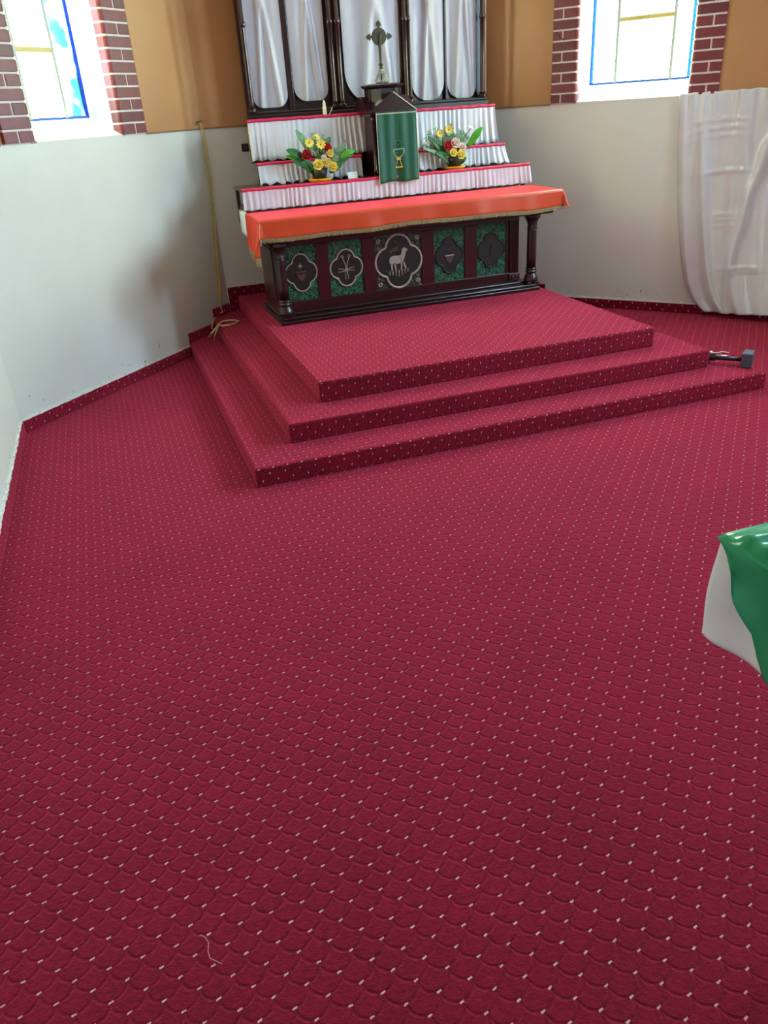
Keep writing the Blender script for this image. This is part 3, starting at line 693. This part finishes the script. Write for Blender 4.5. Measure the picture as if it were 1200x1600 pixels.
# the rod carrying the veil rests on the eave front
MB().tube([(VX0-.005, 7.757, VZ1+.002), (VX1+.005, 7.757, VZ1+.002)], .006, 8).build('veil_rod', 'wood', ve)
for sg in (0, 1): MB().tube([(VX0+.05 if sg == 0 else VX1-.05, 7.757, VZ1+.003), (VX0+.05 if sg == 0 else VX1-.05, 7.82, VZ1-.002)], .005, 6).build('rod_bracket', 'wood', ve)
edge = [veil(0, k/20) for k in range(20, -1, -1)] + [veil(k/40, 0) for k in range(1, 41)] + [veil(1, k/20) for k in range(1, 21)]
MB().tube([(x, y-.003, z) for x, y, z in edge], .003, 6).build('piping', 'piping', ve)
MB().tube([(x, y-.003, z-.012) for x, y, z in [veil(k/40, 1) for k in range(41)]], .004, 6).build('piping', 'piping', ve)
def vy(x, z): u = (x-VX0)/(VX1-VX0); v = (z-VZ0)/(VZ1-VZ0); return veil(u, v)[1]-.005
def stitch(name, pts, mat, r_=.0032, closed=False):
    P_ = []
    m = len(pts)
    for i in range(m if closed else m-1):
        a, b = pts[i], pts[(i+1) % m]
        for k in range(3): t = k/3; P_.append((a[0]+(b[0]-a[0])*t, a[1]+(b[1]-a[1])*t))
    if not closed: P_.append(pts[-1])
    MB().tube([(x, vy(x, z), z) for x, z in P_], r_, 6, closed=closed).build(name, mat, ve)
ccx = 2.832
stitch('embroidered_host', [(ccx-.002+.04*math.cos(a*PI/8), 1.842+.042*math.sin(a*PI/8)) for a in range(16)], 'thread_dim', .002, True)
stitch('embroidered_host', [(ccx-.008, 1.842), (ccx+.006, 1.846)], 'thread_dim', .002)
cup = [(ccx-.054, 1.805), (ccx+.054, 1.808), (ccx+.05, 1.775), (ccx+.034, 1.748), (ccx+.01, 1.735), (ccx-.012, 1.735), (ccx-.036, 1.748), (ccx-.05, 1.775)]
stitch('embroidered_cup', cup, 'piping', .0028, True)
for k in range(4): stitch('embroidered_knop', [(ccx-.02, 1.732-.006*k), (ccx+.02, 1.733-.006*k)], 'gold', .004)
stitch('embroidered_stem', [(ccx-.014, 1.708), (ccx-.022, 1.676), (ccx-.03, 1.652)], 'gold', .003)
stitch('embroidered_stem', [(ccx+.014, 1.708), (ccx+.02, 1.676), (ccx+.03, 1.652)], 'gold', .003)
for k in range(2): stitch('embroidered_foot', [(ccx-.034, 1.65-.006*k), (ccx+.034, 1.652-.006*k)], 'gold', .004)
stitch('centre_seam', [(ccx, 2.1), (ccx, 1.9)], 'thread_dim', .0014)
# standing cross
XX, XY, XZ = 2.812, 8.06, 2.375
cr = empty('altar_cross', (XX, XY, XZ), 'dark brass standing cross with round centre on top of the tabernacle', 'cross')
mb = MB()
rr_ = random.Random(5)
for k in range(40):
    a = rr_.uniform(0, 2*PI); z = rr_.uniform(0, .1); rad = .06*(1-z/.13)+.006
    c = Vector((XX+rad*math.cos(a), XY+rad*math.sin(a), XZ+.008+z))
    mb.tube([c+Vector((.012*math.cos(t*PI/4), .004*math.sin(t*PI/2), .012*math.sin(t*PI/4))) for t in range(8)], .0035, 5, closed=True)
mb.build('filigree_foot', 'silver', cr, smooth=True)
MB().lathe((XX, XY, XZ), [(.06, 0), (.06, .006), (.012, .012), (.009, .05), (.009, .1), (.01, .12)], 16).build('foot_core', 'brass', cr, smooth=True)
MB().lathe((XX, XY, XZ+.12), [(.01, 0), (.022, .008), (.012, .018), (.02, .03), (.024, .04), (.012, .055), (.014, .08), (.017, .2), (.016, .30)], 14).build('stem', 'brass', cr, smooth=True)
HZ = XZ+.385
mb = MB().prism([(.07*(1+.05*(k % 2))*math.cos(2*PI*k/40), .07*(1+.05*(k % 2))*math.sin(2*PI*k/40)) for k in range(40)], 0, 1, T=lambda x, z, t: (XX-.006+x, XY-.012+.024*t, HZ+z)); mb.build('disc', 'brass', cr, bevel=.003)
for ang in (0, 90, 180):
    ca, sa = math.cos(math.radians(ang)), math.sin(math.radians(ang))
    pl = [(.05, -.012), (.085, -.010), (.085, -.03), (.097, -.022), (.112, -.02), (.13, 0), (.112, .02), (.097, .022), (.085, .03), (.085, .010), (.05, .012)]
    MB().prism([(x*ca-z*sa, x*sa+z*ca) for x, z in pl], 0, 1, T=lambda x, z, t: (XX-.006+x, XY-.009+.018*t, HZ+z)).build('cross_arm', 'brass', cr, bevel=.002)
MB().prism([(-.014, -.07), (.014, -.07), (.01, .02), (-.01, .02)], 0, 1, T=lambda x, z, t: (XX-.004+x, XY-.024+.02*t, HZ+z)).build('corpus', 'brass', cr, bevel=.004)

# ------------------------------------------------------------------ candle, card, socket
ca_ = empty('electric_candle', (2.275, 8.26, 2.128), 'small white candle with wire on the left shelf top', 'candle')
MB().lathe((2.275, 8.26, 2.128), [(.032, 0), (.032, .006), (.02, .014), (.019, .085)], 16).build('candle_holder', 'wax', ca_, smooth=True)
MB().lathe((2.275, 8.26, 2.213), [(.012, 0), (.016, .012), (.014, .03), (.006, .05), (.002, .056)], 14).build('bulb', 'flame', ca_, smooth=True)
MB().tube([(2.30, 8.25, 2.132), (2.325, 8.25, 2.15), (2.345, 8.25, 2.185), (2.352, 8.25, 2.205)], .004, 6).build('wire', 'wax', ca_)
cb = MB().box(2.345, 2.445, 7.86, 7.866, 1.5725, 1.632)
cd_ = cb.build('place_card', 'card', origin=(2.395, 7.863, 1.5725)); tag(cd_, 'small blank white card standing beside the left flowers', 'card'); cd_.rotation_euler = (-.25, 0, .06); cd_.location.z += .003
so = empty('wall_socket', (1.54, 8.768, 1.89), 'dark brown wall socket left of the altar shelves', 'socket')
MB().box(1.505, 1.575, 8.755, 8.768, 1.852, 1.927).build('socket_plate', 'brown', so, bevel=.004)
MB().lathe((0, 0, 0), [(.02, 0), (.02, .004)], 14)
mb = MB().prism([(1.545+.02*math.cos(k*PI/7), 1.89+.02*math.sin(k*PI/7)) for k in range(14)], 0, 1, T=lambda x, z, t: (x, 8.755-.006*t, z)); mb.build('socket_face', 'emblem_dim', so)

# ------------------------------------------------------------------ flowers
def petal(mb, c, ax, up, L, W_, cup, n=4):
    ax, up = Vector(ax).normalized(), Vector(up).normalized(); sd = ax.cross(up)
    def fn(u, v):
        w = W_*math.sin(PI*min(1, .12+.80*v))*(u-.5)
        return Vector(c)+ax*(L*v*(1-.25*cup*v))+sd*w*1.6+up*(cup*L*(v*v*.7)+abs(u-.5)*W_*.5)
    mb.grid(fn, 3, n)
def rose(parent, P_, r_, mat, facing, nm='rose'):
    f = Vector(facing).normalized(); e1 = f.orthogonal().normalized(); e2 = f.cross(e1); mb = MB(); P_ = Vector(P_)
    for ring, (cnt, tilt, L, cup) in enumerate(((6, .15, 1.0, .5), (5, .7, .85, .6), (4, 1.25, .65, .5), (3, 1.5, .5, .2))):
        for k in range(cnt):
            a = 2*PI*k/cnt+ring*.6; d = e1*math.cos(a)+e2*math.sin(a)
            ax = d*math.cos(tilt)+f*math.sin(tilt); up = f*math.cos(tilt)-d*math.sin(tilt)
            petal(mb, P_+d*r_*.08, ax, up, L*r_, r_*.62, cup)
    return mb.build(nm, mat, parent, smooth=True, solid=.0012)
def daisy(parent, P_, r_, mat, facing):
    f = Vector(facing).normalized(); e1 = f.orthogonal().normalized(); e2 = f.cross(e1); mb = MB(); P_ = Vector(P_)
    for k in range(9):
        a = 2*PI*k/9; d = e1*math.cos(a)+e2*math.sin(a); petal(mb, P_, d*.95+f*.3, f, r_, r_*.33, .25)
    o = mb.build('daisy', mat, parent, smooth=True, solid=.001); MB().ball(P_+f*r_*.12, r_*.16, 8, 5).build('flower_center', 'f_center', o, smooth=True); return o
def blade(parent, pts, w_, mat, nm='leaf', nrm=(0, -1, .3)):
    P_ = [Vector(p) for p in pts]; n = Vector(nrm)
    def at(v):
        m = len(P_)-1; i = min(int(v*m), m-1); t = v*m-i; return P_[i].lerp(P_[i+1], t), (P_[i+1]-P_[i]).normalized()
    def fn(u, v):
        p, t = at(v); sd = t.cross(n).normalized(); ww = w_*math.sin(PI*(.06+.93*v))**.7
        return p+sd*(u-.5)*2*ww+n.normalized()*abs(u-.5)*ww*.6
    return MB().grid(fn, 4, 12).build(nm, mat, parent, smooth=True, solid=.0012)
def spray(parent, base, tip, n, size, mat, seed, nm='fern_spray'):
    rnd = random.Random(seed); b, t = Vector(base), Vector(tip); d = (t-b); mb = MB()
    side = d.cross(Vector((0, 1, 0))).normalized(); mb.tube([b, b.lerp(t, .5)+Vector((0, -.01, .01)), t], .002, 5)
    for k in range(n):
        f = .25+.75*k/n; p = b.lerp(t, f); s_ = (1 if k % 2 else -1); L = size*(1.15-f*.7)*rnd.uniform(.7, 1.2)
        a = (side*s_*.8+d.normalized()*.6+Vector((0, rnd.uniform(-.5, .3), 0))).normalized()
        petal(mb, p, a, Vector((0, -1, .2)), L, L*.28, .1, 3)
    return mb.build(nm, mat, parent, smooth=True)
def pot(parent, x, y, z):
    MB().lathe((x, y, z), [(.07, 0), (.10, .006), (.112, .026), (.108, .032), (.09, .02), (.05, .016)], 28).build('saucer', 'pot', parent, smooth=True)
    MB().lathe((x, y, z+.016), [(.055, 0), (.07, .05), (.082, .10), (.074, .10), (.06, .09)], 22).build('pot', 'pot_dark', parent, smooth=True)
    return Vector((x, y, z+.11))
def at(px, py, Y): return aty(px, py, Y)
def stems(parent, base, heads):
    mb = MB()
    for h in heads: h = Vector(h); mb.tube([base+Vector((random.uniform(-.02, .02), 0, -.02)), base.lerp(h, .5)+Vector((0, .015, .03)), h], .003, 5)
    mb.build('stems', 'stem', parent)
FY = 7.885
f1 = empty('flower_arrangement', (2.07, FY, 1.572), 'bouquet with red rose and yellow roses in yellow dish left of the veil', 'flowers', 'bouquets on the altar shelf')
b1 = pot(f1, 2.07, FY, 1.5725)
heads = []
def R1(px, py, dy, r_, mat, kind='rose', par=f1, fc=(-.15, -1, .25)):
    P_ = at(px, py, FY+dy); heads.append(P_)
    (rose if kind == 'rose' else daisy)(par, P_, r_, mat, fc)
R1(479, 243, -.03, .058, 'f_red'); R1(483, 224, .0, .05, 'f_yellow', 'daisy'); R1(494, 217, .02, .045, 'f_yellow', 'daisy', fc=(0, -.6, .8)); R1(501, 226, -.01, .052, 'f_yellow', 'daisy')
R1(511, 231, -.02, .048, 'f_red'); R1(516, 240, -.045, .038, 'f_yellow'); R1(506, 247, -.05, .032, 'f_white'); R1(497, 258, -.06, .058, 'f_yellow'); R1(511, 254, -.05, .045, 'f_yellow'); R1(520, 261, -.06, .052, 'f_yellow')
stems(f1, b1, heads)
def leafp(par, b, px0, px1, Y0, Y1, w_, mat, nrm=(0, -1, .3)):
    p0, p1 = at(*px0, Y0), at(*px1, Y1); mid = p0.lerp(p1, .5)+Vector((0, -.01, .015))
    blade(par, [b, p0, mid, p1] if b else [p0, mid, p1], w_, mat, nrm=nrm)
leafp(f1, None, (487, 244), (462, 203), FY, FY+.06, .036, 'leaf_grey')
leafp(f1, None, (478, 252), (447, 234), FY, FY-.02, .038, 'leaf'); leafp(f1, None, (480, 255), (446, 244), FY, FY, .028, 'leaf_bright')
leafp(f1, None, (490, 262), (457, 252), FY, FY-.03, .04, 'leaf'); leafp(f1, None, (493, 272), (470, 258), FY, FY-.04, .035, 'leaf'); leafp(f1, None, (505, 240), (516, 214), FY+.03, FY+.06, .03, 'leaf')
leafp(f1, None, (520, 262), (548, 245), FY, FY, .022, 'leaf'); leafp(f1, None, (515, 270), (535, 255), FY, FY-.02, .035, 'leaf')
leafp(f1, None, (530, 247), (556, 235), FY, FY, .028, 'leaf_bright'); leafp(f1, None, (505, 262), (500, 238), FY, FY, .04, 'leaf')
for i, (a, b) in enumerate((((510, 258), (541, 222)), ((512, 262), (552, 238)), ((500, 252), (504, 210)), ((495, 250), (487, 208)), ((515, 262), (532, 228)), ((492, 262), (458, 236)))):
    spray(f1, at(*a, FY), at(*b, FY+.02), 18, .062, 'fern', 30+i)
f2 = empty('flower_arrangement', (3.475, FY, 1.572), 'bouquet with one long bright green leaf right of the veil', 'flowers', 'bouquets on the altar shelf')
b2 = pot(f2, 3.475, FY, 1.5725)
heads = []
def R2(*a, **k): R1(*a, par=f2, **k)
R2(701, 203, .0, .05, 'f_yellow', kind='daisy'); R2(687, 209, .0, .045, 'f_yellow', kind='daisy'); R2(735, 202, .0, .04, 'f_white', kind='daisy', fc=(.3, -.4, .9))
R2(700, 228, -.03, .055, 'f_red'); R2(711, 224, -.04, .055, 'f_white'); R2(722, 230, -.04, .045, 'f_white'); R2(708, 239, -.06, .045, 'f_yellow'); R2(720, 242, -.06, .052, 'f_yellow')
stems(f2, b2, heads)
leafp(f2, None, (731, 229), (754, 198), FY, FY-.03, .036, 'leaf_bright'); leafp(f2, None, (705, 250), (733, 224), FY, FY, .03, 'leaf')
leafp(f2, None, (700, 250), (659, 231), FY, FY-.04, .016, 'leaf_grey'); leafp(f2, None, (702, 252), (668, 212), FY, FY, .028, 'leaf'); leafp(f2, None, (705, 255), (680, 238), FY, FY-.04, .035, 'leaf')
leafp(f2, None, (708, 258), (690, 247), FY, FY-.04, .03, 'leaf'); leafp(f2, None, (715, 258), (729, 246), FY, FY-.03, .03, 'leaf'); leafp(f2, None, (706, 246), (690, 222), FY, FY, .035, 'leaf')
for i, (a, b) in enumerate((((703, 245), (663, 215)), ((703, 245), (668, 205)), ((704, 240), (678, 200)), ((706, 235), (702, 192)), ((710, 235), (718, 203)), ((712, 240), (730, 212)), ((703, 250), (660, 226)), ((705, 240), (692, 203)), ((712, 236), (726, 206)))):
    spray(f2, at(*a, FY), at(*b, FY+.02), 20, .062, 'fern', 50+i)

# ------------------------------------------------------------------ yellow cord on the left wall
rp = empty('hanging_cord', WLft.T(2.93, -.02, 2.16), 'yellow cord hung from a nail in the corner left of the altar', 'cord')
def wallp(px, py, off=-.015): s, z = WLft.inv(px, py, off); return Vector(WLft.T(min(s, WLft.L-.01), off, z))
nail = wallp(312, 191)
MB().tube([Vector(WLft.T(2.93, 0, nail.z)), Vector(WLft.T(2.93, -.05, nail.z+.005))], .004, 6).build('nail', 'brown', rp)
MB().tube([wallp(306, 197, -.02), wallp(309, 191, -.03), wallp(314, 189, -.03), wallp(318, 188, -.02)], .004, 6).build('nail_wire', 'brown', rp)
A = [wallp(*q) for q in ((311, 191), (316, 214), (323, 262), (329, 310), (333, 360), (336, 410), (340, 440), (343, 470))]
B = [wallp(q[0], q[1], -.028) for q in ((313, 191), (320, 214), (328, 262), (333, 310), (336, 350), (339, 410), (343, 440), (344, 470))]
MB().tube(A, .004, 6).build('cord_strand', 'rope', rp); MB().tube(B, .0065, 6, flat=.5).build('cord_strand', 'rope', rp)
low = [A[-1], wallp(345, 480, -.045), wallp(348, 487, -.06)] + [atz(*q, Z2+.012) for q in ((340, 492), (335, 499))] + [atz(332, 505, Z2+.008), atz(331, 514, Z1+.09)]
MB().tube(low, .006, 6).build('cord_tail', 'rope_pale', rp)
zz = Z2+.010
MB().tube([atz(*q, zz) for q in ((341, 507), (348, 502), (358, 500.5), (368, 500.5), (373, 502), (368, 505), (358, 508), (348, 509), (341, 508))], .009, 6).build('bow_loop', 'rope_pale', rp)
MB().tube([atz(342, 507, zz), atz(336, 514, zz+.004), atz(331, 520, zz-.02), atz(326, 527, Z1+.02)], .009, 6).build('bow_tail', 'rope_pale', rp)
MB().tube([atz(342, 507, zz), atz(338, 517, zz), atz(336, 524, zz-.02), atz(335, 532, Z1+.012)], .007, 6).build('bow_tail', 'rope_pale', rp)

# ------------------------------------------------------------------ white satin drape on the right wall
_ed = sorted((WRgt.inv(x, y, -.03)[::-1] for x, y in ((1062, 150), (1059, 230), (1059, 320), (1063, 400), (1069, 440), (1079, 466), (1094, 484), (1115, 493))))
def edge_s(z):
    if z <= _ed[0][0]: return _ed[0][1]
    for (z0, s0), (z1, s1) in zip(_ed, _ed[1:]):
        if z0 <= z <= z1: return s0+(s1-s0)*(z-z0)/(z1-z0)
    return _ed[-1][1]
def drp(u, v):
    d = 1-v
    z = 2.118-.008*abs(math.sin(22*u))*(1-d)+u*.012-d*(2.075-.045*u)
    zz = max(z, .008); left = edge_s(zz)
    s = left+(3.05+.22*d*d-left)*u
    ed = min(1, u/.06)
    amp = (.010+.026*d)*ed
    off = .018+.012*ed+(.03*d+.26*u*d**2.0)*ed + amp*(.6*math.sin(11*u+.5+.8*d)+.4*math.sin(23*u+1.2)+.15*math.sin(47*u+d*2))
    top = math.exp(-d/.12)*.010*math.sin(58*u)
    crease = 0
    for zc, a, uc in ((.13, .007, .35), (.165, .006, .4), (.20, .005, .4), (.355, .010, .45), (.55, .007, .5), (.575, .007, .5), (.60, .006, .45), (.80, .012, .6), (.82, .008, .65)):
        crease += a*math.exp(-((d-zc-.03*(u-uc)**2*4+.03*u)/.006)**2)*math.exp(-((u-uc)/.32)**2)
    diag = .055*math.exp(-((u-.85+.62*(d-.25))/.05)**2)*min(1, 3*d)+.04*math.exp(-((u-.22-.1*d)/.04)**2)*min(1, 3*d)+.03*math.exp(-((u-.62-.15*d)/.06)**2)*math.exp(-((d-.3)/.3)**2)
    return WRgt.T(s, -(off+top+1.6*crease*ed+diag*ed), zz)
dr = MB().grid(drp, 90, 110).build('wall_drape', 'satin', smooth=True, solid=.003)
tag(dr, 'shiny white satin sheet hung on the wall below the right window', 'drape')

# wire hook in the bricks left of the right window
hk = [WRgt.inv(x, y, -.035) for x, y in ((869, 50), (874, 57), (881, 63))]
MB().tube([WRgt.T(s, -.032, z) for s, z in hk], .004, 6).build('wire_hook', 'black').data
o = bpy.data.objects['wire_hook']; tag(o, 'small dark wire hook on the bricks left of the right window', 'hook')

# ------------------------------------------------------------------ black bracket on the bottom step
bk = empty('stand_bracket', (4.68, 4.90, Z1), 'black rod bracket with square rubber block lying on the bottom step', 'bracket')
A0 = Vector((4.50, 5.12, Z1+.05)); A1_ = Vector((4.685, 4.91, Z1+.052)); ax = (A1_-A0).normalized(); sd = Vector((-ax.y, ax.x, 0))
MB().tube([A0, A1_], .018, 10).build('rod', 'black', bk, smooth=True)
MB().tube([A0+Vector((0, 0, .02)), A0.lerp(A1_, .6)+Vector((0, 0, .018))], .008, 8).build('rod_bar', 'chrome', bk, smooth=True)
def obox(c, hx, hy, hz, yaw): 
    cs, sn = math.cos(yaw), math.sin(yaw)
    return MB().prism([(c[0]+x*cs-y*sn, c[1]+x*sn+y*cs) for x, y in ((-hx, -hy), (hx, -hy), (hx, hy), (-hx, hy))], c[2]-hz, c[2]+hz)
yw = math.atan2(ax.y, ax.x)
cB = A1_+ax*.035
obox((cB.x, cB.y, Z1+.061), .04, .066, .06, yw).build('end_block', 'black_side', bk, bevel=.01)
obox((cB.x-ax.x*.042, cB.y-ax.y*.042, Z1+.06), .004, .056, .05, yw).build('block_face', 'black', bk, bevel=.003)
MB().tube([A0+sd*.02+Vector((0, 0, .03)), A0.lerp(A1_, .25)+Vector((0, 0, .036)), A0.lerp(A1_, .45)+Vector((0, 0, .05)), A0.lerp(A1_, .6)+Vector((0, 0, .045))], .007, 6).build('clamp_lever', 'chrome', bk)
MB().tube([A0+Vector((0, 0, .0)), A0+ax*.07], .028, 10).build('clamp_collar', 'black', bk)
MB().ball(A0+ax*.03+Vector((0, 0, .035)), .018, 8, 6).build('clamp_knob', 'chrome', bk, smooth=True)
# its second strut reaches the carpet
MB().tube([A0+ax*.02, A0+ax*.02-Vector((0, 0, .045))], .012, 8).build('strut', 'black', bk)

# ------------------------------------------------------------------ lectern with white and green cloths
LX0, LX1, LY0, LY1, LZ = 1.405, 2.0, .72, 1.437, 1.10
lc = empty('lectern', (1.76, 1.05, 0), 'lectern mostly hidden under cloths at the right edge', 'lectern')
MB().box(LX0+.004, LX1-.004, LY0+.004, LY1-.004, LZ-.04, LZ-.004).build('desk_top', 'wood_red', lc, bevel=.006)
MB().lathe((1.80, 1.0, .04), [(.05, 0), (.035, .05), (.032, .9), (.05, 1.02)], 16).build('post', 'wood_red', lc, smooth=True)
MB().lathe((1.80, 1.0, 0), [(.17, 0), (.17, .02), (.06, .045)], 24).build('foot', 'wood_red', lc, autosm=True)
def plane_x(px, py, X): d = ray(px, py); return CAM+d*(X/d.x)
def left_cloth(mat_name, name, drop, x_off, zt, topx, label, seed, lift=None):
    """cloth: a top sheet plus the fall over the left side; drop(y) gives the hem below zt"""
    rnd = random.Random(seed); ph = [rnd.uniform(0, 6) for _ in range(4)]
    def fn(u, v):
        y = LY1+.004-(LY1-LY0+.008)*v
        if u < .5:
            t = u/.5; x = topx-(topx-LX0+x_off)*t; z = zt+(lift(t, v) if lift else 0)
            return (x, y, z)
        t = (u-.5)/.5; dz = drop(v)*t
        return (LX0-x_off-(.004+.012*t*math.sin(9*v+ph[0])*drop(v)/.3+.010*t*math.sin(21*v+ph[1])+.006*math.sin(5*t+13*v)*t+.012*t), y+.01*t*(1-v)*math.sin(4*t), zt-dz)
    o = MB().grid(fn, 60, 50).build(name, mat_name, smooth=True, solid=.003)
    return tag(o, label, 'cloth')
left_cloth('white_cloth', 'lectern_cloth', lambda v: .302-.02*v, .002, LZ+.002, LX1, 'white cloth hanging over the lectern side at the right edge', 4)
def gdrop(v):
    y = LY1-(LY1-LY0)*v
    pts = [(1.437, 0.004), (1.40, .045), (1.365, .075), (1.348, .13), (1.258, .20), (1.245, .24), (1.202, .295), (1.0, .33), (.72, .33)]
    for (a, da), (b, db) in zip(pts, pts[1:]):
        if a >= y >= b: return da+(db-da)*(a-y)/(a-b)
    return .004
def glift(t, v): return .004+.03*math.exp(-((v-.10-.5*(1-t)**2)/.03)**2)*t+.022*math.exp(-((v-.16-.25*(1-t))/.045)**2)+.016*math.exp(-((v-.34-.1*t)/.06)**2)+.006*math.sin(8*t+11*v)*(1-t)
left_cloth('green_satin', 'lectern_frontal', gdrop, .012, LZ+.008, LX1-.02, 'glossy green satin cloth draped across the lectern top', 6, glift)

# ------------------------------------------------------------------ loose thread on the carpet
th = [atz(*q, .006) for q in ((312, 1461), (320, 1464), (326, 1473), (325, 1487), (328, 1497), (336, 1501), (347, 1506))]
tag(MB().tube(th, .0012, 5).build('loose_thread', 'lint'), 'loose pale pink thread lying on the carpet near the bottom left', 'thread')
